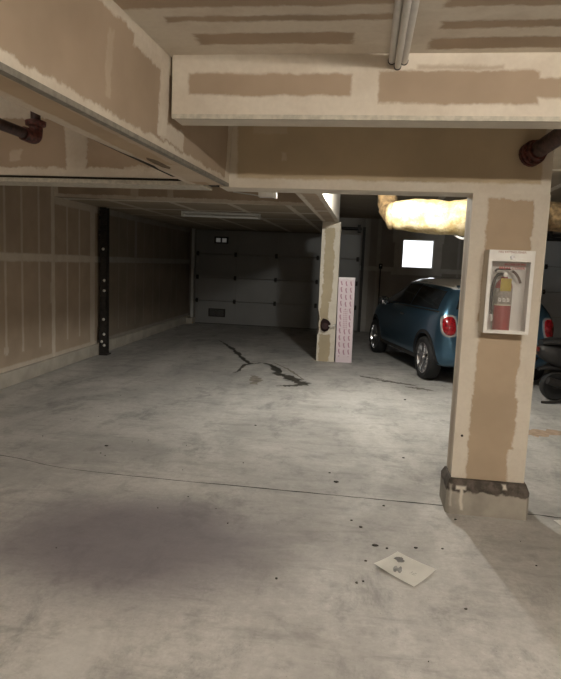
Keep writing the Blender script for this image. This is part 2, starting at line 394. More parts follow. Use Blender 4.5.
# brown water stain on its underside
bm = B(); flat_blob(bm, [(-1.01+.028*math.cos(a)*random.uniform(.8, 1.15), 2.87+.16*math.sin(a)*random.uniform(.85, 1.1)) for a in [2*PI*k/22 for k in range(22)]], 1.8985)
o = link('water_stain', bm, plain('water_mark', (.17, .12, .075), .9, var=.3, scale=30), sbm); o['label'] = 'brown water stain'
bm = B(); flat_blob(bm, [(-1.083, 2.25), (-1.086, 3.3), (-1.066, 3.3), (-1.072, 3.05), (-1.055, 2.93), (-1.062, 2.75), (-1.076, 2.6)], 1.8983)
link('torn_edge', bm, M['dark_wood'], sbm)
# rear beam above the rear pillar
rb = drywall('rear_beam_soffit', 0, 1, [(-.68, -.62, 3.8, 9.4, .9), (-.48, -.41, 3.8, 9.4, .95), (-.7, -.3, 7.2, 7.4, .6), (-.7, -.3, 5.3, 5.45, .8)], amp=.02)
bm = B(); box(bm, -.67, -.425, 3.85, 9.02, 2.08, 2.52, 1, {'z-': 0})
struct(link('rear_beam', bm, [rb, M['mudplain']]))

# ------------------------------------------------------------------ near pillar
t = thing('pillar', 'square plasterboard pillar on a concrete footing, carrying the boxed fire extinguisher', 'pillar', (.79, 3.75, 0))
# local front plane y = -.11
pf = drywall('pillar_face', 0, 2, [(-.125, .130, 1.16, 1.855), (-.105, .12, 1.0, 1.2), (-.116, .122, .68, 1.08), (-.124, .132, .40, .72), (-.122, .108, .16, .45)], inverse=True, amp=.026, thin=.2, paper=(.45, .355, .255))
ps = drywall('pillar_side', 1, 2, [(-.04, .06, .2, 1.8, .5)], inverse=True, amp=.02)
bm = B(); box(bm, -.207, .208, -.11, .11, .2, 1.89, 1, {'y-': 0})
link('casing', bm, [pf, ps], t)
bm = B()
for x in (-.209, .206): box(bm, x-.001, x+.005, -.113, -.105, .21, 1.89)
link('corner_bead', bm, M['mudplain'], t)
bm = B(); cyl(bm, (-.165, -.108, .47), (-.165, -.1115, .47), .008, seg=8); link('nail_hole', bm, M['dark_wood'], t)
mcon, nt, b = new_mat('footing_concrete')
tc = N(nt, 'ShaderNodeTexCoord'); P = tc.outputs['Object']; sp = N(nt, 'ShaderNodeSeparateXYZ'); nt.links.new(P, sp.inputs[0])
n1 = noise(nt, P, 16, 5, .65); n2 = noise(nt, P, 5, 4); n3 = noise(nt, P, 9, 3)
zz = mth(nt, 'ADD', sp.outputs[2], mth(nt, 'MULTIPLY', mth(nt, 'SUBTRACT', n1.outputs[0], .5), .05))
zz = mth(nt, 'ADD', zz, mth(nt, 'MULTIPLY', mth(nt, 'SUBTRACT', n3.outputs[0], .5), .06))
c0 = mix(nt, ramp(nt, n2.outputs[0], .3, .7), (.27, .25, .215), (.40, .37, .32))
c1 = mix(nt, ramp(nt, zz, .135, .15, 0, 1), c0, mix(nt, ramp(nt, n1.outputs[0], .4, .65), (.055, .046, .038), (.12, .10, .085)))
xx = mth(nt, 'ADD', sp.outputs[0], mth(nt, 'MULTIPLY', mth(nt, 'SUBTRACT', n3.outputs[0], .5), .05))
dr = rect_masks(nt, xx, sp.outputs[2], [(-.153, -.135, .03, .17), (-.18, -.125, .155, .175), (.08, .1, .175, .2), (-.22, -.205, .05, .18, .5)], .007)
nt.links.new(mix(nt, dr, c1, (.62, .58, .51)), b.inputs['Base Color']); b.inputs['Roughness'].default_value = .88
bp = N(nt, 'ShaderNodeBump'); bp.inputs['Strength'].default_value = .5; bp.inputs['Distance'].default_value = .01
nt.links.new(n1.outputs[0], bp.inputs['Height']); nt.links.new(bp.outputs[0], b.inputs['Normal'])
bm = B()
# footing: chamfered top, front corners cut
out = [(-.236, -.14), (-.215, -.165), (.225, -.165), (.238, -.15), (.238, .13), (-.236, .13)]
lo = [bm.verts.new((x, y, 0)) for x, y in out]; mi = [bm.verts.new((x, y, .165)) for x, y in out]
hi = [bm.verts.new((x*.93, y*.80 - .006, .208)) for x, y in out]
n = len(out)
for a, c in ((lo, mi), (mi, hi)):
    for i in range(n): bm.faces.new((a[i], a[(i+1) % n], c[(i+1) % n], c[i]))
bm.faces.new(lo[::-1]); bm.faces.new(hi)
o = link('footing', bm, mcon, t); o['label'] = 'chipped grey concrete footing'

# ------------------------------------------------------------------ rear pillar
t = thing('pillar', 'slender plasterboard pillar with torn corner and pink board beside it', 'pillar', (-.535, 9.17, 0))
pf2 = drywall('rear_pillar_face', 0, 2, [(-.09, .055, .92, 2.0), (-.10, .02, .5, 1.0), (-.10, .06, 0, .42)], inverse=True, amp=.05, thin=.3, paper=(.42, .35, .24))
bm = B(); vs = box(bm, -.135, .135, -.12, .12, 0, 2.08, 1, {'y-': 0})
link('casing', bm, [pf2, M['mudplain']], t)
bm = B()
pts = [(-.137, .80), (-.128, .76), (-.115, .70), (-.108, .64), (-.118, .60), (-.12, .55), (-.112, .48), (-.122, .42), (-.137, .40)]
prism(bm, pts, 0, .004, M=Matrix.Translation((0, -.1195, 0)) @ Matrix.Rotation(PI/2, 4, 'X'))
o = link('torn_edge', bm, M['dark_wood'], t); o['label'] = 'torn dark board edge'
bm = B()
pts = [(-.08, .60), (-.05, .655), (.0, .645), (.04, .62), (.07, .58), (.06, .53), (.03, .47), (-.02, .45), (-.07, .475), (-.085, .54)]
prism(bm, pts, 0, .005, M=Matrix.Translation((-.01, -.1195, 0)) @ Matrix.Rotation(PI/2, 4, 'X'))
o = link('ragged_hole', bm, plain('hole_dark', (.02, .006, .006), .9), t); o['label'] = 'ragged dark hole in the board'

M['valve'] = plain('maroon_valve', (.035, .008, .008), .6, var=.4)
v = thing('hose_valve', 'small dark red valve sticking out of the hole in the slender rear pillar', 'valve', (-.55, 9.045, .55))
bm = B(); cyl(bm, (0, .0, 0), (0, -.07, 0), .018); lathe(bm, [(.012, -.09), (.032, -.085), (.036, -.06), (.028, -.045), (.014, -.04)], 16, 'Y'); link('body', bm, M['valve'], v, True)
bm = B(); lathe(bm, [(.044, -.115), (.05, -.108), (.044, -.10)], 18, 'Y'); cyl(bm, (0, -.09, 0), (0, -.12, 0), .008); link('hand_wheel', bm, M['valve'], v, True)
bm = B(); tube(bm, [(.02, -.06, 0), (.09, -.065, .0), (.135, -.065, .012)], [.011, .010, .010]); cyl(bm, (.128, -.065, .012), (.15, -.065, .014), .018); link('spout', bm, M['steel'], v, True)

# ------------------------------------------------------------------ pink foam board
M['pink'] = plain('pink_film', (.72, .61, .655), .45, var=.05, scale=5)
nt = M['pink'].node_tree; b = nt.nodes['Principled BSDF']; src = b.inputs['Base Color'].links[0].from_socket
sp = N(nt, 'ShaderNodeSeparateXYZ'); nt.links.new(N(nt, 'ShaderNodeTexCoord').outputs['Object'], sp.inputs[0]); X_, Y_, Z_ = sp.outputs
def inside(v, lo, hi): return mth(nt, 'MULTIPLY', mth(nt, 'GREATER_THAN', v, lo), mth(nt, 'LESS_THAN', v, hi))
def row(cx, per, ph, hw, fill, wav):
    t = mth(nt, 'FRACT', mth(nt, 'ADD', mth(nt, 'DIVIDE', Z_, per), ph))
    u = mth(nt, 'ABSOLUTE', mth(nt, 'SUBTRACT', mth(nt, 'SUBTRACT', X_, cx), mth(nt, 'MULTIPLY', mth(nt, 'SINE', mth(nt, 'MULTIPLY', t, 6.283)), wav)))
    return mth(nt, 'MULTIPLY', mth(nt, 'LESS_THAN', u, hw), mth(nt, 'GREATER_THAN', t, 1-fill))
mid = inside(Z_, .5, .8); side = inside(Z_, .09, 1.22); acc = None
for cx, ph in ((-.072, .0), (-.002, .12), (.068, .05)):
    k = row(cx, .103, ph, .0095, .72, .006)
    if ph == .12: k = mth(nt, 'MULTIPLY', k, mth(nt, 'SUBTRACT', 1., mid))
    acc = k if acc is None else mth(nt, 'MAXIMUM', acc, k)
acc = mth(nt, 'MULTIPLY', acc, side)
for cx in (-.022, 0., .022): acc = mth(nt, 'MAXIMUM', acc, mth(nt, 'MULTIPLY', row(cx, .03, .0, .005, .6, .001), mid))
acc = mth(nt, 'MULTIPLY', acc, mth(nt, 'LESS_THAN', Y_, -.02))
nt.links.new(mix(nt, acc, src, (.46, .25, .32)), b.inputs['Base Color'])
fbd = thing('foam_board', 'narrow pink insulation board printed with red marks, upright against the slender pillar', 'board', (-.257, 9.08, 0), 0)
fbd.rotation_euler = (math.radians(-1.2), math.radians(-.6), 0)
bm = B(); box(bm, -.122, .122, -.025, .025, 0, 1.275, bev=.003); link('panel', bm, M['pink'], fbd)
bm = B(); box(bm, -.123, .123, -.0265, .0265, 1.245, 1.278); link('edge_wrap', bm, plain('pale_wrap', (.80, .74, .76), .4), fbd)
# ------------------------------------------------------------------ steel post at the left wall
sp_ = thing('steel_post', 'dark steel column with pale bolt heads standing against the left wall', 'post', (-3.772, 8.45, 0), .0318)
bm = B(); box(bm, -.045, .045, -.06, -.048, .0, 2.14); box(bm, -.045, .045, .048, .06, 0, 2.14); box(bm, -.006, .006, -.05, .05, 0, 2.14)
link('column', bm, M['steel_dark'], sp_)
bm = B(); box(bm, -.055, .07, -.085, .085, 0, .018, bev=.004); link('base_plate', bm, M['steel_dark'], sp_)
bm = B(); box(bm, -.055, -.046, -.075, .04, .0, .38, bev=.004); link('cleat', bm, M['steel_dark'], sp_)
for z, x in ((1.10, .018), (.95, .016), (.53, .008), (.31, .016), (.20, -.02), (.145, .02), (1.55, .0)):
    bm = B(); lathe(bm, [(.021, -.06), (.020, -.068), (.010, -.076)], 10, 'Y', (x, 0, z)); link('bolt', bm, M['bolt'], sp_, True)
bm = B()
for k in range(7): box(bm, -.055+random.uniform(0, .02), .05, -.075, -.055, 1.62+k*.07, 1.62+k*.07+.05)
link('strapping', bm, M['steel_dark'], sp_)

# ------------------------------------------------------------------ garage doors
M['door'] = plain('door_steel', (.24, .24, .235), .5, var=.05, scale=2)
M['door2'] = plain('door_steel_far', (.40, .42, .44), .5, var=.05, scale=2)
def garage_door(name, x0, x1, mat, cols, vents=True):
    d = bpy.data.objects.new(name, None); COL.objects.link(d); d.location = (x0, 13.56, 0); struct(d)
    W = x1-x0; rows = 4; H = 2.13; h = H/rows
    for r in range(rows):
        bm = B(); box(bm, 0, W, -.0, .045, r*h+.006, (r+1)*h-.004, bev=.005)
        for c in range(cols+1):
            x = min(max(c*W/cols, .03), W-.03); box(bm, x-.025, x+.025, -.012, 0, r*h+.02, (r+1)*h-.02)
        link('door_panel', bm, mat, d)
    for r in range(1, rows):
        for c in range(cols+1):
            x = min(max(c*W/cols, .05), W-.05)
            bm = B(); box(bm, x-.028, x+.028, -.03, -.011, r*h-.05, r*h+.05, bev=.003); cyl(bm, (x-.03, -.035, r*h), (x+.03, -.035, r*h), .014, seg=8)
            link('hinge', bm, M['steel_dark'], d)
    for x in (-.06, W+.06):
        bm = B(); box(bm, x-.03, x+.03, -.06, -.05, 0, 2.3); box(bm, x-.03, x-.022, -.05, .03, 0, 2.3); box(bm, x+.022, x+.03, -.05, .03, 0, 2.3); link('track', bm, M['steel_dark'] if x > 0 else M['white_dim'], d)
    bm = B(); box(bm, -.02, W+.02, -.02, .06, 0, .012); link('bottom_seal', bm, M['black'], d)
    bm = B(); cyl(bm, (0, -.12, 2.26), (W, -.12, 2.26), .03); 
    for x in (.05, W/2, W-.05): box(bm, x-.03, x+.03, -.15, .06, 2.18, 2.34)
    link('spring_bar', bm, M['steel_dark'], d, True)
    if vents:
        vt = B(); box(vt, .43, .75, -.03, -.005, 1.835, 1.99); vo = link('vent', vt, M['steel_dark'], d)
        pm = plain('frosted_light', (.6, .6, .58), .5, emit=(1, .98, .92), estr=.06)
        for a, c in ((.47, .57), (.61, .71)):
            vt = B(); box(vt, a, c, -.034, -.028, 1.865, 1.955); link('pane', vt, pm, vo)
        vt = B(); box(vt, .33, .72, -.03, -.005, .17, .355); vo = link('vent', vt, M['steel_dark'], d)
        for k in range(6):
            vt = B(); box(vt, .36, .69, -.038, -.028, .195+k*.025, .206+k*.025); link('slat', vt, plain('vent_slat', (.10, .10, .10), .6), vo)
    return d
garage_door('door_1', -3.86, -.14, M['door'], 4)
garage_door('door_2', 3.72, 6.45, M['door2'], 3, False)
bm = B(); box(bm, 3.6, 6.55, 13.50, 13.66, 2.14, 2.21); struct(link('trim_1', bm, M['black']))
bm = B(); box(bm, -4.12, -3.84, 13.3, 13.66, 0, .13, bev=.01); struct(link('baseboard_back', bm, cm))

# ------------------------------------------------------------------ window
w = bpy.data.objects.new('window_1', None); COL.objects.link(w); w.location = ((WX0+WX1)/2, 13.70, (WZ0+WZ1)/2); struct(w)
hw, hh = (WX1-WX0)/2, (WZ1-WZ0)/2
bm = B()
for a in ((-hw, hw, -hh, -hh+.022), (-hw, hw, hh-.022, hh)): box(bm, a[0], a[1], -.05, .05, a[2], a[3])
for a in ((-hw, -hw+.022), (hw-.022, hw)): box(bm, a[0], a[1], -.05, .05, -hh+.022, hh-.022)
link('window_frame', bm, M['white'], w)
gm = bpy.data.materials.new('clear_pane'); gm.use_nodes = True; nt = gm.node_tree; nt.nodes.clear()
out_ = N(nt, 'ShaderNodeOutputMaterial'); tr = N(nt, 'ShaderNodeBsdfTransparent'); gl = N(nt, 'ShaderNodeBsdfGlossy'); gl.inputs['Roughness'].default_value = .03
fr = N(nt, 'ShaderNodeFresnel'); fr.inputs[0].default_value = 1.45; mx = N(nt, 'ShaderNodeMixShader')
nt.links.new(fr.outputs[0], mx.inputs[0]); nt.links.new(tr.outputs[0], mx.inputs[1]); nt.links.new(gl.outputs[0], mx.inputs[2]); nt.links.new(mx.outputs[0], out_.inputs[0])
M['pane'] = gm
hz = gm.copy(); hz.name = 'acrylic_milky_reflection'; nt = hz.node_tree
tr = nt.nodes['Transparent BSDF']; mx = nt.nodes['Mix Shader']; df = N(nt, 'ShaderNodeBsdfDiffuse'); df.inputs[0].default_value = (.8, .78, .74, 1)
m2 = N(nt, 'ShaderNodeMixShader'); m2.inputs[0].default_value = .07  # diffuse white in the pane stands in for a milky reflection
nt.links.new(tr.outputs[0], m2.inputs[1]); nt.links.new(df.outputs[0], m2.inputs[2]); nt.links.new(m2.outputs[0], mx.inputs[1])
bm = B(); box(bm, -hw+.02, hw-.02, -.004, .004, -hh+.02, hh-.02); link('pane', bm, gm, w)

wb = thing('outlet_box', 'small dark electrical box on the back wall beside the bright window', 'box', (.32, 13.65, 1.47))
bm = B(); box(bm, -.04, .04, -.05, 0, -.055, .055, bev=.004); link('body', bm, M['black'], wb)
bm = B(); cyl(bm, (0, -.025, -.055), (0, -.025, -1.4), .012); link('conduit', bm, M['steel_dark'], wb)
bm = B(); cyl(bm, (0, -.05, .012), (0, -.058, .012), .014, seg=10); link('socket', bm, M['steel'], wb)

# ------------------------------------------------------------------ lamps (fluorescent strips; three of them lit)
def strip_lamp(label, loc, rz, L, emit, strength, hang=0.0):
    s = thing('ceiling_strip_light', label, 'light', loc, rz, 'fluorescent strip lights')
    bm = B(); prism(bm, [(-.065, .0), (-.04, -.02), (.04, -.02), (.065, 0), (.065, .012), (-.065, .012)], -L/2, L/2, M=Matrix.Rotation(PI/2, 4, 'Z') @ Matrix.Rotation(PI/2, 4, 'X'))
    link('housing', bm, M['white_dim'], s)
    tm = M['tube'] if not emit else plain('lit_tube', (.9, .9, .9), .4, emit=emit, estr=strength)
    for y in (-.035, .035):
        bm = B(); cyl(bm, (-L/2+.03, y, -.047), (L/2-.03, y, -.047), .0155, seg=8); link('tube', bm, tm, s, True)
    for x in (-L/2, L/2-.03):
        bm = B(); box(bm, x, x+.03, -.06, .06, -.064, -.012, bev=.004); link('end_cap', bm, M['white_dim'], s)
    if hang:
        for x in (-L/3, L/3):
            bm = B(); cyl(bm, (x, 0, .015), (x, 0, hang), .005, seg=6); link('hanger', bm, M['steel'], s)
    return s
LA, LB, LC = 1550, 285, 50
strip_lamp('unlit white strip light under the low rear ceiling before the garage door', (-2.12, 8.72, 2.13), math.radians(6), 1.14, None, 0)
bl_ = thing('bulb_lamp', 'lit bare bulb on the rear ceiling beside the insulated duct, hidden behind the header', 'light', (.14, 6.15, 2.5))
bm = B(); lathe(bm, [(.0, -.002), (.06, -.002), (.06, -.03), (.035, -.09), (.028, -.11), (.0, -.11)], 20); link('lamp_holder', bm, M['white'], bl_, True)
bm = B(); lathe(bm, [(.0, -.195), (.03, -.19), (.05, -.172), (.058, -.15), (.05, -.128), (.026, -.11), (.0, -.11)], 16); link('bulb', bm, plain('lit_bulb', (.9, .9, .9), .4, emit=(1, .99, .92), estr=LA), bl_, True)
strip_lamp('lit strip light on the low ceiling in front of the cross beam', (.82, .25, 2.22), 0, 1.2, (1, .895, .76), LB, .07)
strip_lamp('lit strip light on the ceiling of the left bay beyond the side beam', (-2.5, 1.2, 2.42), 0, 1.2, (1, .895, .76), LC)

# junction box under the header
jb = thing('junction_box', 'small grey metal box with a white end hanging behind the header beam', 'box', (-.66, 3.96, 1.872))
bm = B(); box(bm, -.055, .045, -.03, .03, -.004, .036, bev=.003); link('body', bm, M['conduit'], jb)
bm = B(); box(bm, .045, .062, -.031, .031, -.008, .038, bev=.003); o = link('end_cover', bm, M['white'], jb); o['label'] = 'white end cover'
bm = B(); tube(bm, curve_pts([(-.055, 0, .005), (-.10, -.01, .012), (-.18, -.02, .02), (-.22, -.03, .024)], 4), .004, 6); link('cable', bm, M['white_dim'], jb, True)
bm = B(); cyl(bm, (0, 0, .03), (0, 0, .63), .008, seg=8); link('hanger', bm, M['steel_dark'], jb)

# ------------------------------------------------------------------ conduits on the low ceiling
CX = [(.056, 2.262, .014, -.006), (.079, 2.240, .0125, -.004), (.1035, 2.260, .014, -.004)]
labs = ['pale ceiling conduit, the leftmost of three running into the cross beam', 'pale ceiling conduit slung lowest of the three running into the cross beam', 'pale ceiling conduit, the rightmost of three running into the cross beam']
for (x, z, r, dx), lb in zip(CX, labs):
    c = thing('conduit', lb, 'pipe', (x, 2.55, z), 0, 'conduits on the low ceiling')
    bm = B(); cyl(bm, (dx, -3.6, 0), (0, .02, 0), r, seg=14); link('pipe', bm, M['conduit'], c, True)
    bm = B(); cyl(bm, (0, -.008, 0), (0, .0, 0), r*1.18, seg=14); link('bushing', bm, M['steel_dark'], c, True)
    bm = B(); box(bm, -.004, .004, -1.2, -1.17, 0, 2.30-z); link('hanger', bm, M['steel'], c)

# ------------------------------------------------------------------ sprinkler pipes
p = thing('sprinkler_pipe', 'dark red pipe with elbow rising beside the long beam, left bay', 'pipe', (-1.885, 3.3, 2.10), 0, 'sprinkler pipes')
bm = B(); tube(bm, [(-.012, -.05, 0), (-.03, -.30, .005), (-.10, -6.1, .02)], .029, 16); link('run', bm, M['pipe'], p, True)
bm = B(); tube(bm, curve_pts([(-.016, -.10, 0), (0, -.02, -.004), (.0, 0, .03), (0, 0, .06)], 6), .038, 16); link('elbow', bm, M['rust'], p, True)
bm = B(); lathe(bm, [(.038, .055), (.055, .062), (.057, .085), (.04, .092)], 16); link('collar', bm, M['rust'], p, True)
bm = B(); cyl(bm, (0, 0, .08), (0, 0, .338), .027); link('riser', bm, M['pipe'], p, True)

p = thing('sprinkler_pipe', 'thick dark pipe with a red flange meeting the header at the pillar top', 'pipe', (.925, 3.52, 2.13), 0, 'sprinkler pipes')
bm = B(); tube(bm, [(-.05, .10, -.025), (.06, -.30, .05)] + curve_pts([(.07, -.34, .058), (.11, -.45, .075), (.22, -.52, .085), (.4, -.53, .085)], 5) + [(2.4, -.53, .085)], .046, 16); link('run', bm, M['pipe'], p, True)
bm = B(); d = Vector((.11, -.40, .075)).normalized(); a = Vector((-.055, .112, -.028))
cyl(bm, a, a+d*.02, .068, seg=18); cyl(bm, a+d*.03, a+d*.05, .068, seg=18); cyl(bm, a+d*.05, a+d*.09, .055, seg=16)
link('flange', bm, M['rust'], p, True)
s_, t_ = frame_from(d)
for k in range(6):
    q = a + (s_*math.cos(k*PI/3)+t_*math.sin(k*PI/3))*.056
    bm = B(); cyl(bm, q-d*.008, q+d*.062, .009, seg=6); link('flange_bolt', bm, M['rust'], p)

# ------------------------------------------------------------------ insulated duct
dmm, nt, b = new_mat('fibre_insulation')
tc = N(nt, 'ShaderNodeTexCoord'); n1 = noise(nt, tc.outputs['Object'], 8, 6, .7); n2 = noise(nt, tc.outputs['Object'], 40, 4, .7)
cc = mix(nt, ramp(nt, n1.outputs[0], .35, .65), (.46, .33, .14), (.76, .64, .40)); cc = mix(nt, ramp(nt, n2.outputs[0], .5, .7, 0, .5), cc, (.27, .17, .07))
nt.links.new(cc, b.inputs['Base Color']); b.inputs['Roughness'].default_value = .9
bp = N(nt, 'ShaderNodeBump'); bp.inputs['Strength'].default_value = .8; bp.inputs['Distance'].default_value = .03
nt.links.new(n1.outputs[0], bp.inputs['Height']); nt.links.new(bp.outputs[0], b.inputs['Normal'])
M['kraft'] = plain('brown_insulation', (.20, .13, .06), .9, var=.5, scale=18, bump=.6)
dct = thing('insulated_duct', 'fat duct wrapped in yellow insulation hanging above the blue car', 'duct', (.215, 7.08, 2.03), math.radians(-9))
def lumpy(bm, path, r, seg=28, amp=.06):
    rings = tube(bm, path, r, seg)
    for i, ring in enumerate(rings):
        c = sum((v.co for v in ring), Vector())/len(ring)
        for k, v in enumerate(ring):
            f = 1 + amp*math.sin(i*1.7+k*.9)*.4 + amp*random.uniform(-.5, .5) + amp*.6*math.sin(i*.6+2*math.sin(k*.5))
            v.co = c + (v.co-c)*f
bm = B(); L = 1.55; n = 24
path = [(.02+L*i/n, .0, .0+.012*math.sin(i*.5)) for i in range(n+1)]
rad = [.20-.05*math.exp(-2.6*(L*i/n)) for i in range(n+1)]; rad[0] = .12; rad[1] = .155
lumpy(bm, path, rad); link('wrap', bm, dmm, dct, True, 60)
bm = B(); lumpy(bm, [(-.02, 0, 0), (.0, 0, 0), (.03, 0, 0), (.06, 0, 0)], [.09, .13, .152, .148], amp=.03); o = link('end_collar', bm, plain('collar_kraft', (.34, .25, .13), .7, var=.4, scale=25, bump=.4), dct, True, 50)
bm = B(); lumpy(bm, curve_pts([(.10, .18, .0), (-.02, .34, .08), (-.07, .42, .18), (-.07, .46, .44)], 6), .115, 20, .12); link('elbow', bm, M['kraft'], dct, True, 60)
bm = B(); lumpy(bm, [(1.5+.08*i, .0, .02+.01*math.sin(i)) for i in range(36)], .15, 20, .12); o = link('shaded_run_wrap', bm, M['kraft'], dct, True, 60); o['label'] = 'narrower brown run, darkened in place of shade'  # dim right end of the duct: its shade is put into the dark brown
for x in (.95,):
    bm = B(); lathe(bm, [(.215, x), (.219, x), (.219, x+.035), (.215, x+.035)], 28, 'X'); box(bm, x, x+.035, -.22, -.215, 0, .46); box(bm, x, x+.035, .215, .22, 0, .46); link('hanger_strap', bm, M['steel'], dct)
bm = B(); tube(bm, curve_pts([(.74, -.04, -.2), (.82, -.06, -.235), (.92, -.05, -.225), (1.0, -.02, -.19)], 5), .012, 8); link('loose_strip', bm, M['white_dim'], dct, True)
for k in range(5):
    bm = B(); x = 1.96+k*.07; box(bm, x, x+.035, -.10+.02*k, -.05, -.24-.02*(k % 2), -.16, bev=.006); link('foil_tab', bm, M['white'] if k % 2 else M['steel'], dct)

# ------------------------------------------------------------------ fire extinguisher cabinet (on the pillar face y = 3.64)
cab = thing('extinguisher_cabinet', 'white wall cabinet with clear front on the near pillar, holding an extinguisher', 'cabinet', (.790, 3.64, 1.108))
W2, H2, D2 = .121, .462, .135
M['cabside'] = plain('cabinet_side', (.64, .57, .47), .55, var=.05)
bm = B()
box(bm, -W2, -W2+.004, -D2, 0, 0, H2); box(bm, W2-.004, W2, -D2, 0, 0, H2); box(bm, -W2+.004, W2-.004, -D2, 0, 0, .004); box(bm, -W2+.004, W2-.004, -D2, 0, H2-.004, H2)
box(bm, -W2+.004, W2-.004, -.006, 0, .004, H2-.004)
link('case', bm, M['cabside'], cab)
bm = B(); box(bm, -W2+.004, W2-.004, -.009, -.006, .004, H2-.004); box(bm, -W2+.004, -W2+.006, -D2, -.009, .004, H2-.004); box(bm, W2-.006, W2-.004, -D2, -.009, .004, H2-.004); link('liner', bm, M['white'], cab)
bm = B(); y0, y1 = -D2-.012, -D2
box(bm, -W2-.001, -W2+.019, y0, y1, 0, H2, bev=.002); box(bm, W2-.019, W2+.001, y0, y1, 0, H2, bev=.002)
box(bm, -W2+.018, W2-.018, y0, y1, 0, .02, bev=.002); box(bm, -W2+.018, W2-.018, y0, y1, H2-.062, H2, bev=.002)
fr_ = link('door_frame', bm, M['white'], cab)
bm = B(); box(bm, -W2+.018, W2-.018, y0+.006, y0+.009, .018, H2-.06); link('pane', bm, hz, cab)
M['redink'] = plain('red_lettering', (.42, .06, .05), .6)
M['greyink'] = plain('faded_red_lettering', (.40, .22, .18), .6)
text_mesh('lettering', 'FIRE EXTINGUISHER', .0165, M['greyink'], cab, (.0, y0-.0005, H2-.011), (PI/2, 0, 0))
bm = B(); lathe(bm, [(.0115, y0-.006), (.0115, y0+.002)], 16, 'Y', (0, 0, H2-.038)); lathe(bm, [(.004, y0-.008), (.004, y0-.004)], 8, 'Y', (0, 0, H2-.038)); link('lock', bm, plain('lock_metal', (.35, .35, .35), .35, .8), cab, True)
text_mesh('lettering', 'IN CASE OF FIRE', .0155, M['redink'], cab, (.022, y0+.0055, H2-.078), (PI/2, 0, 0))
text_mesh('lettering', 'BREAK COVER', .021, M['redink'], cab, (.006, y0+.0055, H2-.098), (PI/2, 0, 0))

ex = thing('fire_extinguisher', 'red fire extinguisher with yellow tag inside the white cabinet', 'fire extinguisher', (.777, 3.572, 1.113))
M['exred'] = plain('extinguisher_red', (.33, .028, .03), .35, var=.06, coat=.3)
R = .047
bm = B(); lathe(bm, [(.0, .0), (R-.006, .001), (R, .008), (R, .255), (R-.004, .272), (R-.014, .288), (.020, .300), (.016, .312), (.0, .313)], 28); link('cylinder', bm, M['exred'], ex, True)
bm = B(); lathe(bm, [(R+.0002, .150), (R+.001, .151), (R+.001, .245), (R+.0002, .246)], 28); link('label_band', bm, plain('label_silver', (.33, .30, .27), .5, var=.25, scale=60), ex, True)
bm = B(); lathe(bm, [(R+.001, .1495), (R+.0016, .150), (R+.0016, .157), (R+.001, .1575)], 28); link('label_rim', bm, plain('label_cream', (.6, .55, .45), .5), ex, True)
for k in range(3):
    a = -PI/2 + (k-1.15)*.46
    bm = B(); c0 = Vector((math.cos(a)*(R+.002), math.sin(a)*(R+.002), .182))
    Mx = Matrix.Translation(c0) @ Matrix.Rotation(a+PI/2, 4, 'Z')
    for (x0, x1, z0, z1) in ((-.008, .008, -.010, -.004), (-.008, -.003, -.004, .012), (.003, .008, -.004, .008), (-.003, .003, .004, .010)):
        vs = box(bm, x0, x1, -.0006, .0006, z0, z1)
        for v_ in vs: v_.co = Mx @ v_.co
    link('label_block', bm, M['white'], ex)
bm = B()
rows = []
for i in range(6):
    rows.append([bm.verts.new((-.030+.060*i/5, -R-.004-.006*math.sin(i*.9)*.5, .232)), bm.verts.new((-.028+.057*i/5, -R-.002, .302))])
for a_, b_ in zip(rows, rows[1:]): bm.faces.new((a_[0], b_[0], b_[1], a_[1]))
bmesh.ops.solidify(bm, geom=bm.faces[:], thickness=.0012)
o = link('tag', bm, plain('yellow_tag', (.72, .56, .06), .6, var=.1), ex); o['label'] = 'yellow inspection tag'
bm = B(); cyl(bm, (0, 0, .305), (0, 0, .345), .015); box(bm, -.018, .018, -.014, .014, .325, .35, bev=.003); link('valve', bm, M['steel'], ex, True)
bm = B(); tube(bm, curve_pts([(-.062, -.02, .338), (-.05, -.02, .352), (-.02, -.018, .352), (.02, -.016, .352)], 4), [.006]*13, 8)
bmesh.ops.scale(bm, vec=(1, 2, 1), verts=bm.verts[:]); link('lever', bm, M['blackgloss'], ex, True)
bm = B(); tube(bm, curve_pts([(.01, -.018, .352), (.045, -.018, .338), (.068, -.018, .312), (.084, -.018, .278)], 4), [.007]*13, 8); link('carry_handle', bm, plain('handle_brown', (.12, .07, .06), .4), ex, True)
bm = B(); tube(bm, [(-.03, -.034, .348), (.03, -.034, .348)], .007, 8); link('pin', bm, M['bolt'], ex, True)
bm = B(); tube(bm, curve_pts([(-.012, -.012, .325), (-.046, -.028, .318), (-.064, -.03, .27), (-.070, -.03, .19), (-.066, -.03, .12), (-.062, -.03, .085)], 6), .0085, 10); link('hose', bm, M['black'], ex, True)
bm = B(); tube(bm, [(-.0625, -.03, .10), (-.061, -.03, .075), (-.06, -.03, .06)], [.010, .009, .006], 10); link('nozzle', bm, M['bolt'], ex, True)
bm = B(); lathe(bm, [(.012, -.020), (.013, -.027), (.0, -.028)], 12, 'Y', (0, 0, .322)); link('gauge', bm, M['bolt'], ex, True)

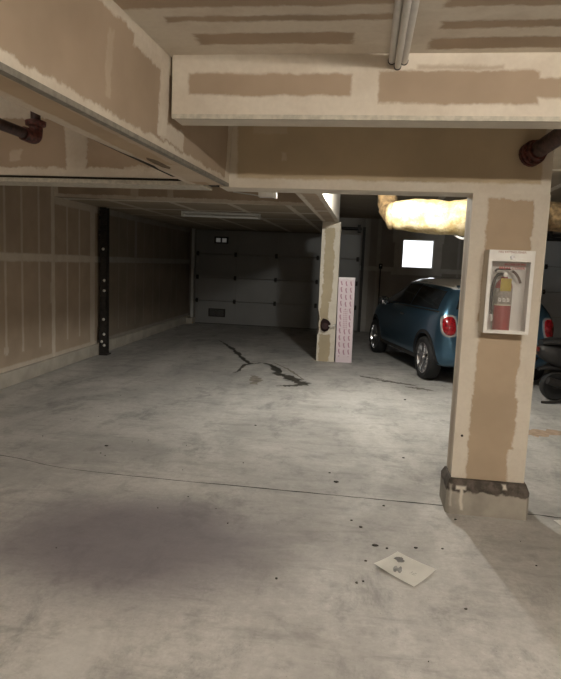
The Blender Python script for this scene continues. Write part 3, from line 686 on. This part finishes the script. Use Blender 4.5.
# ------------------------------------------------------------------ papers on the floor
M['sheet'] = plain('paper_sheet', (.88, .87, .83), .7, var=.06, scale=8)
M['ink'] = plain('grey_print', (.10, .10, .10), .7, var=.5, scale=25)
cs = [Vector((.24, 2.97, .022)), Vector((.42, 2.845, .012)), Vector((.30, 2.67, .004)), Vector((.118, 2.83, .016))]   # corners a little lifted
def sheet_pt(u, v, dz=0):
    q = (cs[0]*(1-u)+cs[1]*u)*(1-v) + (cs[3]*(1-u)+cs[2]*u)*v
    q = q.copy(); q.z = q.z - .007*math.sin(PI*u)*.6 - .004*math.sin(PI*v) + .0035 + dz
    q.z = max(q.z, .0025+dz); return q
fl = thing('flyer', 'white printed flyer lying on the concrete before the near pillar', 'paper', (.27, 2.83, 0))
off = Vector((.27, 2.83, 0))
def grid_sheet(bm, u0, u1, v0, v1, n, m, dz, th=0, keep=None):
    vs = [[bm.verts.new(sheet_pt(u0+(u1-u0)*i/n, v0+(v1-v0)*k/m, dz)-off) for k in range(m+1)] for i in range(n+1)]
    for i in range(n):
        for k in range(m):
            if keep is None or keep((i+.5)/n, (k+.5)/m): bm.faces.new((vs[i][k], vs[i+1][k], vs[i+1][k+1], vs[i][k+1]))
    if keep: bmesh.ops.delete(bm, geom=[v for v in bm.verts if not v.link_faces], context='VERTS')
    if th: bmesh.ops.solidify(bm, geom=bm.faces[:], thickness=th)
bm = B(); grid_sheet(bm, 0, 1, 0, 1, 14, 10, 0, .0012); link('sheet', bm, M['sheet'], fl, True, 60)
bm = B(); grid_sheet(bm, .10, .34, .14, .42, 16, 14, .0012, 0, lambda a, c: ((a-.5)/.5)**2+((c-.5)/.42)**2 + .25*math.sin(9*a+5*c) < .85); link('printed_picture', bm, M['ink'], fl)
bm = B(); grid_sheet(bm, .30, .55, .50, .86, 16, 14, .0012, 0, lambda a, c: ((a-.5)/.5)**2+((c-.5)/.45)**2 + .45*math.sin(13*a-9*c) < .7); link('printed_picture', bm, plain('grey_print_pale', (.24, .24, .235), .7, var=.6, scale=60), fl)
bm = B(); grid_sheet(bm, .66, .80, .48, .62, 8, 6, .0011, 0, lambda a, c: math.sin(20*c) > 0 and math.sin(11*a+3*c) > -.4); link('printed_lines', bm, plain('grey_print_faint', (.45, .45, .43), .7), fl)
ws = thing('paper_sheet', 'plain white paper on the floor just past the pillar footing', 'paper', (1.30, 3.58, 0), .25)
bm = B()
vs = [[bm.verts.new((-.1+.2*i/6, -.075+.15*k/5, .004+.008*(i/6)**2*(k/5))) for k in range(6)] for i in range(7)]
for i in range(6):
    for k in range(5): bm.faces.new((vs[i][k], vs[i+1][k], vs[i+1][k+1], vs[i][k+1]))
bmesh.ops.solidify(bm, geom=bm.faces[:], thickness=.0015); link('sheet', bm, M['sheet'], ws, True, 60)

# ------------------------------------------------------------------ blue hatchback in the right bay
M['carblue'] = plain('car_blue_paint', (.075, .165, .255), .32, .88, var=.03, coat=.35)
M['carroof'] = plain('car_roof_white', (.66, .67, .67), .3, var=.03, coat=.6)
M['glass'] = plain('tinted_glass', (.012, .014, .016), .08, var=.05)
M['trim'] = plain('car_black_trim', (.010, .010, .011), .6)
M['chrome'] = plain('chrome', (.75, .75, .75), .15, 1.0, var=.03)
M['alloy'] = plain('alloy', (.60, .60, .61), .25, 1.0, var=.04)
M['tail'] = plain('tail_lens', (.20, .006, .01), .2, var=.5, scale=22, coat=.5)
M['lens'] = plain('clear_lens', (.78, .78, .78), .3, var=.1, coat=.5)
CS = .935
car = thing('car', 'blue compact hatchback with a pale roof parked behind the near pillar', 'car', (1.27, 9.45, 0), math.radians(105.0))
QX = lambda x: x if x > -1.3 else -1.3+(x+1.3)*.85
IN = lambda x, t: float(np.interp(x, [a for a, _ in t], [c for _, c in t]))
ZT = [(-1.95, .50), (-1.93, .62), (-1.89, .80), (-1.83, .95), (-1.75, 1.09), (-1.63, 1.25), (-1.50, 1.335), (-1.3, 1.37), (-.8, 1.408), (-.2, 1.42), (.18, 1.405), (.36, 1.36), (.55, 1.255), (.85, 1.06), (1.0, .985), (1.2, .94), (1.5, .87), (1.72, .77), (1.84, .64), (1.89, .50)]
ZB = [(-1.95, .43), (-1.92, .34), (-1.78, .24), (-1.5, .20), (1.6, .20), (1.8, .25), (1.89, .38)]
WW = [(-1.95, .60), (-1.92, .71), (-1.84, .785), (-1.7, .83), (-1.5, .845), (-1.25, .86), (0, .85), (1.2, .86), (1.5, .82), (1.7, .74), (1.84, .62), (1.89, .50)]
ZT, ZB, WW = [[(QX(a), c) for a, c in t] for t in (ZT, ZB, WW)]
def section(x):
    zt, zb, w = IN(x, ZT), IN(x, ZB), IN(x, WW)
    belt = min(.955 - .02*x, zt-.05); gh = zt-belt; t = max(0, min(1, (gh-.05)/.32))
    wr = w*(.90*(1-t) + .70*t); L = lambda a, c, k: a+(c-a)*k
    return [(0, zb), (.5*w, zb), (.88*w, zb+.01), (.975*w, zb+.07), (w, L(zb, belt, .38)), (w*.998, L(zb, belt, .62)), (.985*w, L(zb, belt, .84)), (.95*w, belt),
            (L(.95*w, wr, .5), L(belt, zt-.05, .5)), (wr, zt-.075*t-.012), (.84*wr, zt-.022*t-.004), (.45*wr, zt+.002), (0, zt+.005)]
xs = [-1.95, -1.935, -1.91, -1.88, -1.85, -1.81, -1.76, -1.70, -1.63, -1.56, -1.5, -1.4, -1.25, -1.0, -.7, -.4, -.1, .1, .25, .4, .58, .75, .86, .95, 1.08, 1.25, 1.42, 1.58, 1.7, 1.78, 1.84, 1.87, 1.89]
xs = [QX(x) for x in xs]
bm = B(); rings = []
for x in xs:
    s = section(x); full = s + [(-y, z) for y, z in s[-2:0:-1]]
    rings.append([bm.verts.new((x*CS, y*CS, z*CS)) for y, z in full])
n = len(rings[0])
for a, c in zip(rings, rings[1:]):
    for k in range(n): bm.faces.new((a[k], a[(k+1) % n], c[(k+1) % n], c[k]))
bm.faces.new(rings[0][::-1]); bm.faces.new(rings[-1])
body = link('body', bm, M['carblue'], car, True)
sub = body.modifiers.new('smooth', 'SUBSURF'); sub.levels = 1; sub.render_levels = 1
dg = bpy.context.evaluated_depsgraph_get()
def bmvol(o):
    q = bmesh.new(); q.from_mesh(o.data); r = q.calc_volume(signed=True); q.free(); return r
def bake(o):
    dg = bpy.context.evaluated_depsgraph_get(); dg.update()
    me = bpy.data.meshes.new_from_object(o.evaluated_get(dg)); o.modifiers.clear(); old = o.data; o.data = me; me.name = old.name + '_baked'
bake(body)
tb = bmesh.new(); tb.from_mesh(body.data); bvh = BVHTree.FromBMesh(tb); tb.free()
# wheel wells
bm = B()
for ax in (-1.25, 1.245):
    for s in (-1, 1): cyl(bm, (ax*CS, s*.60*CS, .305*CS), (ax*CS, s*1.0*CS, .305*CS), .352*CS, seg=36)
wells = link('well_cutter', bm, M['trim'])
wells.location = car.location; wells.rotation_euler = car.rotation_euler
bpy.context.view_layer.update()

bo = body.modifiers.new('wells', 'BOOLEAN'); bo.object = wells; bo.operation = 'DIFFERENCE'; bo.solver = 'MANIFOLD'
bake(body); bpy.data.objects.remove(wells)
body.data.materials.clear(); body.data.materials.append(M['carblue']); body.data.materials.append(M['trim'])
for p_ in body.data.polygons:
    p_.use_smooth = True
    c = p_.center; p_.material_index = 0
    for ax in (-1.25, 1.245):
        dxz = math.hypot(c.x-ax*CS, c.z-.305*CS)
        if dxz < .345*CS and abs(c.y) < .8*CS: p_.material_index = 1
        if dxz < .356*CS and abs(math.hypot(c.x-ax*CS, c.z-.305*CS)-.352*CS) < .01*CS and abs(p_.normal.y) < .3: p_.material_index = 1
body.data.set_sharp_from_angle(angle=math.radians(35))
PROJ = {'left': (Vector((0, 3, 0)), Vector((0, -1, 0)), lambda a, c: Vector((a, 0, c))), 'right': (Vector((0, -3, 0)), Vector((0, 1, 0)), lambda a, c: Vector((a, 0, c))),
        'rear': (Vector((-4, 0, 0)), Vector((1, 0, 0)), lambda a, c: Vector((0, a, c))), 'front': (Vector((4, 0, 0)), Vector((-1, 0, 0)), lambda a, c: Vector((0, a, c))),
        'top': (Vector((0, 0, 3)), Vector((0, 0, -1)), lambda a, c: Vector((a, c, 0)))}
def on_body(proj, a, c, off):
    o_, d, f = PROJ[proj]; h = bvh.ray_cast(o_ + f(a*CS, c*CS), d)
    if h[0] is None: return None
    nrm = h[1] if h[1].dot(d) < 0 else -h[1]
    return h[0] + nrm*off
def spline_loop(pts, n=5):
    P = [Vector((*p, 0)) for p in pts]; m = len(P); out = []
    for i in range(m):
        p0, p1, p2, p3 = P[i-1], P[i], P[(i+1) % m], P[(i+2) % m]
        for k in range(n):
            t = k/n; q = .5*((2*p1)+(p2-p0)*t+(2*p0-5*p1+4*p2-p3)*t*t+(3*p1-p0-3*p2+p3)*t**3); out.append((q.x, q.y))
    return out
def lin_loop(pts, n=6):
    m = len(pts); return [(pts[i][0]+(pts[(i+1) % m][0]-pts[i][0])*k/n, pts[i][1]+(pts[(i+1) % m][1]-pts[i][1])*k/n) for i in range(m) for k in range(n)]
def patch(bm, proj, loop, off, dome=0., K=4, skirt=.012, inner=0.):
    ca = sum(p[0] for p in loop)/len(loop); cc = sum(p[1] for p in loop)/len(loop); R_ = []
    for r in range(K+1):
        f = 1-(1-inner)*r/K
        if f < 1e-6: break
        ring = [on_body(proj, ca+(a-ca)*f, cc+(c-cc)*f, off + dome*(1-f*f)) for a, c in loop]
        if any(q is None for q in ring): raise RuntimeError('patch misses the body: %s' % proj)
        R_.append([bm.verts.new(q) for q in ring])
    sk = [bm.verts.new(on_body(proj, a, c, -skirt)) for a, c in loop]; R_.insert(0, sk); m = len(loop)
    for a, c in zip(R_, R_[1:]):
        for k in range(m): bm.faces.new((a[k], a[(k+1) % m], c[(k+1) % m], c[k]))
    if inner == 0:
        q = bm.verts.new(on_body(proj, ca, cc, off+dome))
        for k in range(m): bm.faces.new((R_[-1][k], R_[-1][(k+1) % m], q))
    else:
        sk2 = [bm.verts.new(on_body(proj, ca+(a-ca)*inner, cc+(c-cc)*inner, -skirt)) for a, c in loop]
        for k in range(m): bm.faces.new((R_[-1][k], R_[-1][(k+1) % m], sk2[(k+1) % m], sk2[k]))
def panel(name, proj, loop, mat, off=.004, dome=0., parent=car, K=5, inner=0.):
    bm = B(); patch(bm, proj, loop, off, dome, K, inner=inner); return link(name, bm, mat, parent, True, 50)
for s, pj in ((1, 'left'), (-1, 'right')):
    panel('side_window', pj, lin_loop([(.80, .985), (-.42, 1.0), (-.42, 1.31), (.36, 1.30)]), M['glass'])
    panel('side_window', pj, lin_loop([(-.45, 1.0), (-1.52, 1.01), (-1.38, 1.255), (-.45, 1.30)]), M['glass'])
    panel('sill', pj, lin_loop([(.86, .235), (.86, .31), (-.87, .31), (-.87, .235)]), M['trim'], .006)
    panel('chrome_line', pj, lin_loop([(.80, .955), (.80, .972), (-1.60, .992), (-1.60, .976)], 10), M['chrome'], .005)
    panel('door_handle', pj, spline_loop([(-.30, .83), (-.16, .83), (-.16, .855), (-.30, .855)]), M['chrome'], .012)
    for ax in (-1.25, 1.245):
        loop = [(ax+r*math.cos(a), .305+r*math.sin(a)) for r, ang in ((.405, np.linspace(-.05, PI+.05, 22)), (.36, np.linspace(PI+.05, -.05, 22))) for a in ang]
        bm = B(); m_ = 22; o1 = loop[:m_]; i1 = loop[m_:][::-1]; prev = None; ok = True
        for (oa, oc), (ia, ic) in zip(o1, i1):
            qs = [on_body(pj, oa, oc, -.008), on_body(pj, oa, oc, .008), on_body(pj, ia, ic, .010), on_body(pj, ia, ic, -.03)]
            if any(q is None for q in qs): prev = None; continue
            cur = [bm.verts.new(q) for q in qs]
            if prev:
                for k in range(3): bm.faces.new((prev[k], prev[k+1], cur[k+1], cur[k]))
            prev = cur
        link('arch_trim', bm, M['trim'], car, True, 60)
    o = panel('tail_lamp', 'rear', spline_loop([(s*0.793, .80), (s*0.783, .92), (s*0.708, .955), (s*0.623, .93), (s*0.603, .80), (s*0.628, .69), (s*0.708, .665), (s*0.775, .695)], 4), plain('lamp_surround', (.42, .42, .43), .25, .6), .012, .0, K=3)
    o['label'] = 'red tail lamp with chrome surround'
    panel('lens', 'rear', spline_loop([(s*0.776, 0.799), (s*0.766, 0.899), (s*0.709, 0.929), (s*0.642, 0.909), (s*0.623, 0.799), (s*0.644, 0.710), (s*0.709, 0.687), (s*0.759, 0.716)], 4), M['tail'], .016, .022, o, 4)
    panel('reflector', 'rear', spline_loop([(s*.50, .47), (s*.60, .475), (s*.60, .50), (s*.50, .50)], 3), M['chrome'], .008)
    panel('headlamp', 'front', spline_loop([(s*(.62+.10*math.cos(a)), .70+.075*math.sin(a)) for a in np.linspace(0, 2*PI, 12, endpoint=False)], 2), M['lens'], .008, .02)
panel('rear_window', 'rear', lin_loop([(-.60, 1.03), (.60, 1.03), (.50, 1.25), (-.50, 1.25)]), M['glass'])
panel('windscreen', 'top', lin_loop([(.92, -.64), (.92, .64), (.44, .56), (.44, -.56)]), M['glass'])
o = panel('roof_panel', 'top', spline_loop([(.33, -.50), (.36, 0), (.33, .50), (.12, .565), (-.7, .575), (-1.3, .55), (-1.50, .48), (-1.56, 0), (-1.50, -.48), (-1.3, -.55), (-.7, -.575), (.12, -.565)], 4), M['carroof'], .007, K=6)
o['label'] = 'pale roof panel'
panel('sunroof', 'top', spline_loop([(-.02, -.36), (-.02, .36), (-.42, .36), (-.42, -.36)], 4), M['glass'], .011)
panel('lower_bumper', 'rear', lin_loop([(-.52, .36), (.52, .36), (.55, .43), (-.55, .43)]), M['trim'], .008)
panel('tailgate_handle', 'rear', lin_loop([(-.25, .815), (.25, .815), (.25, .845), (-.25, .845)]), M['chrome'], .014)
panel('plate_recess', 'rear', lin_loop([(-.27, .58), (.27, .58), (.27, .70), (-.27, .70)]), M['trim'], .006)
panel('grille', 'front', lin_loop([(-.42, .45), (.42, .45), (.36, .58), (-.36, .58)]), M['trim'], .008)
bm = B(); box(bm, -1.60*CS, -1.42*CS, -.50*CS, .50*CS, 1.318*CS, 1.345*CS, bev=.01); link('roof_spoiler', bm, M['carblue'], car, True)
for s in (1, -1):
    bm = B(); lathe(bm, [(.0, -.10), (.06, -.085), (.085, -.03), (.088, .05), (.06, .09), (.0, .095)], 16, 'Y')
    for v_ in bm.verts: v_.co = Vector((v_.co.x*.8 + .60, s*(.90+v_.co.y*.95), .995+v_.co.z*.85))*CS
    tube(bm, [(.62*CS, s*.76*CS, .95*CS), (.60*CS, s*.86*CS, .965*CS)], .02, 8); o = link('mirror', bm, M['trim'], car, True)
    bm = B(); cyl(bm, (.531*CS, s*.90*CS, .995*CS), (.525*CS, s*.90*CS, .995*CS), .062*CS, seg=18); link('mirror_glass', bm, M['glass'], o, True)
bm = B(); tube(bm, [(-1.35*CS, 0, 1.36*CS), (-1.46*CS, 0, 1.43*CS), (-1.60*CS, 0, 1.50*CS)], .006, 6); link('aerial', bm, M['trim'], car)
for y in (-.07, .07):
    bm = B(); cyl(bm, (-1.70*CS, y*CS, .33*CS), (-1.87*CS, y*CS, .33*CS), .036*CS, seg=14); link('exhaust_tip', bm, M['chrome'], car, True)
for ax in (-1.25, 1.245):
    for s in (1, -1):
        c = Vector((ax*CS, s*.765*CS, .305*CS))
        bm = B(); lathe(bm, [(.205*CS, -.095*CS), (.27*CS, -.10*CS), (.297*CS, -.085*CS), (.305*CS, -.05*CS), (.305*CS, .05*CS), (.297*CS, .082*CS), (.27*CS, .098*CS), (.215*CS, .085*CS), (.205*CS, .06*CS), (.205*CS, -.095*CS)], 40, 'Y', c); wh = link('wheel', bm, M['black'], car, True, 30)
        bm = B(); lathe(bm, [(.196*CS, -.08*CS), (.208*CS, -.08*CS), (.212*CS, s*.0), (.217*CS, s*.086*CS), (.203*CS, s*.088*CS), (.196*CS, s*.06*CS)] if s > 0 else [(.196*CS, .08*CS), (.208*CS, .08*CS), (.212*CS, 0), (.217*CS, -.086*CS), (.203*CS, -.088*CS), (.196*CS, -.06*CS)], 40, 'Y', c); link('rim', bm, M['alloy'], wh, True, 30)
        bm = B()
        for k in range(5):
            for dd in (-.17, .17):
                a = k*2*PI/5 + .3; p0 = Vector((math.cos(a+dd*1.6)*.045, s*.072, math.sin(a+dd*1.6)*.045))*CS; p1 = Vector((math.cos(a+dd)*.203, s*.078, math.sin(a+dd)*.203))*CS
                u = (p1-p0).normalized(); t_ = Vector((0, s, 0)); q = u.cross(t_)
                vv = [bm.verts.new(c + p + q*h*(.017 if p is p0 else .013)*CS + t_*g*.012*CS) for p in (p0, p1) for h in (-1, 1) for g in (-1, 1)]
                for f in ((0, 1, 3, 2), (4, 6, 7, 5), (0, 4, 5, 1), (2, 3, 7, 6), (0, 2, 6, 4), (1, 5, 7, 3)): bm.faces.new([vv[i] for i in f])
        link('spokes', bm, M['alloy'], wh)
        bm = B(); cyl(bm, c+Vector((0, s*.05*CS, 0)), c+Vector((0, s*.095*CS, 0)), .05*CS, .042*CS, 18); link('hub_cap', bm, M['alloy'], wh, True)
        bm = B(); cyl(bm, c+Vector((0, -s*.06*CS, 0)), c+Vector((0, s*.0*CS, 0)), .14*CS, seg=24); link('brake_disc', bm, M['steel_dark'], wh, True)

# ------------------------------------------------------------------ scooter at the right edge
sc_ = thing('motor_scooter', 'dark motor scooter on its stand beyond the near pillar, rear end showing', 'scooter', (2.235, 7.25, 0), .12)
M['scbody'] = plain('scooter_body', (.010, .009, .009), .55, var=.1)
sc_.scale = (.86, .86, .86)
M['scred'] = plain('scooter_maroon', (.06, .015, .012), .5, var=.15)
for nm, x in (('rear', 0.), ('front', 1.22)):
    bm = B(); lathe(bm, [(.115, -.045), (.175, -.055), (.198, -.03), (.204, 0), (.198, .03), (.175, .055), (.115, .045), (.115, -.045)], 32, 'Y', (x, 0, .204)); wh = link('wheel', bm, M['black'], sc_, True, 40)
    bm = B(); lathe(bm, [(.10, -.03), (.117, -.045), (.117, .045), (.10, .03)], 28, 'Y', (x, 0, .204)); cyl(bm, (x, -.05, .204), (x, .05, .204), .045, seg=16)
    for k in range(5):
        a = k*2*PI/5; tube(bm, [(x+.03*math.cos(a), 0, .204+.03*math.sin(a)), (x+.108*math.cos(a), 0, .204+.108*math.sin(a))], .014, 6)
    link('rim', bm, M['steel_dark'], wh, True)
def loft(bm, secs):
    rings = []
    for x, zc, hy, hz in secs:
        rings.append([bm.verts.new((x, hy*math.copysign(abs(math.cos(a))**.7, math.cos(a)), zc+hz*math.copysign(abs(math.sin(a))**.7, math.sin(a)))) for a in np.linspace(0, 2*PI, 20, endpoint=False)])
    for a, c in zip(rings, rings[1:]):
        for k in range(20): bm.faces.new((a[k], a[(k+1) % 20], c[(k+1) % 20], c[k]))
    bm.faces.new(rings[0][::-1]); bm.faces.new(rings[-1])
bm = B(); loft(bm, [(-.27, .68, .05, .05), (-.22, .66, .11, .10), (0, .60, .15, .16), (.25, .52, .16, .20), (.42, .42, .14, .16), (.50, .36, .10, .08)]); link('rear_body', bm, M['scbody'], sc_, True, 60)
bm = B(); loft(bm, [(-.24, .775, .09, .03), (-.1, .80, .14, .05), (.15, .79, .15, .055), (.38, .75, .13, .05), (.48, .70, .08, .03)]); link('seat', bm, M['scbody'], sc_, True, 60)
bm = B(); loft(bm, [(.42, .27, .13, .04), (.60, .25, .17, .035), (.85, .26, .16, .04), (.92, .30, .14, .05)]); link('footboard', bm, M['scbody'], sc_, True, 60)
bm = B(); loft(bm, [(.84, .26, .15, .03), (.90, .45, .19, .10), (.96, .65, .20, .14), (1.03, .82, .16, .10), (1.06, .93, .10, .04)]); link('leg_shield', bm, M['scred'], sc_, True, 60)
bm = B(); tube(bm, [(1.02, 0, .95), (1.12, 0, .55), (1.22, .07, .204)], .025, 10); tube(bm, [(1.12, 0, .55), (1.22, -.07, .204)], .02, 8); link('fork', bm, M['steel_dark'], sc_, True)
bm = B(); tube(bm, curve_pts([(.90, .33, 1.0), (1.0, .2, 1.02), (1.02, 0, .98), (1.0, -.2, 1.02), (.90, -.33, 1.0)], 5), .014, 8); link('handlebar', bm, M['steel_dark'], sc_, True)
bm = B(); lathe(bm, [(.0, -.02), (.06, -.015), (.075, .03), (.07, .05), (.0, .06)], 18, 'X', (1.06, 0, .95)); link('headlamp', bm, M['lens'], sc_, True)
bm = B(); box(bm, -.30, -.262, -.055, .055, .66, .72, bev=.01); o = link('tail_lamp', bm, plain('scooter_lens', (.10, .008, .006), .4), sc_); o['label'] = 'red tail lamp'
bm = B(); tube(bm, [(.3, -.17, .22), (.0, -.19, .25), (-.18, -.19, .30)], [.03, .055, .05], 14); link('exhaust', bm, M['steel_dark'], sc_, True)
bm = B(); tube(bm, [(.28, -.13, .25), (.10, -.2, .03), (-.20, -.24, .018), (-.26, -.24, .02)], .018, 8); tube(bm, [(.28, .13, .25), (.14, .2, .02)], .016, 8); link('stand', bm, M['steel_dark'], sc_, True)
bm = B(); loft(bm, [(-.24, .42, .05, .02), (-.12, .445, .07, .03), (.05, .44, .075, .04), (.2, .40, .07, .04)]); link('mudguard', bm, M['scbody'], sc_, True, 60)
# ------------------------------------------------------------------ world, camera, view
wd = bpy.data.worlds.new('daylight'); scene.world = wd; wd.use_nodes = True
bg = wd.node_tree.nodes['Background']; bg.inputs[0].default_value = (.93, .97, 1, 1); bg.inputs[1].default_value = 2.2

cam = bpy.data.cameras.new('camera'); co = bpy.data.objects.new('camera', cam); COL.objects.link(co)
cam.sensor_fit = 'HORIZONTAL'; cam.sensor_width = 36; cam.lens = 605/561*36; cam.clip_start = .05; cam.clip_end = 100
Rm = Matrix(((0.98950606, -0.05638454, 0.13303586), (0.13894373, 0.11863032, -0.9831691), (0.03965345, 0.99133629, 0.1252197)))
co.matrix_world = Matrix.Translation((0, 0, 1.45)) @ Rm.to_4x4()
scene.camera = co
vs_ = scene.view_settings
scene.display_settings.display_device = 'sRGB'
vs_.view_transform = 'Standard'; vs_.look = 'None'; vs_.gamma = 1; vs_.use_curve_mapping = False; vs_.exposure = 0
cy = scene.cycles
cy.max_bounces = 8; cy.diffuse_bounces = 5; cy.glossy_bounces = 3; cy.use_denoising = True
try: cy.denoiser = 'OPENIMAGEDENOISE'
except Exception: pass
cy.sample_clamp_indirect = 6
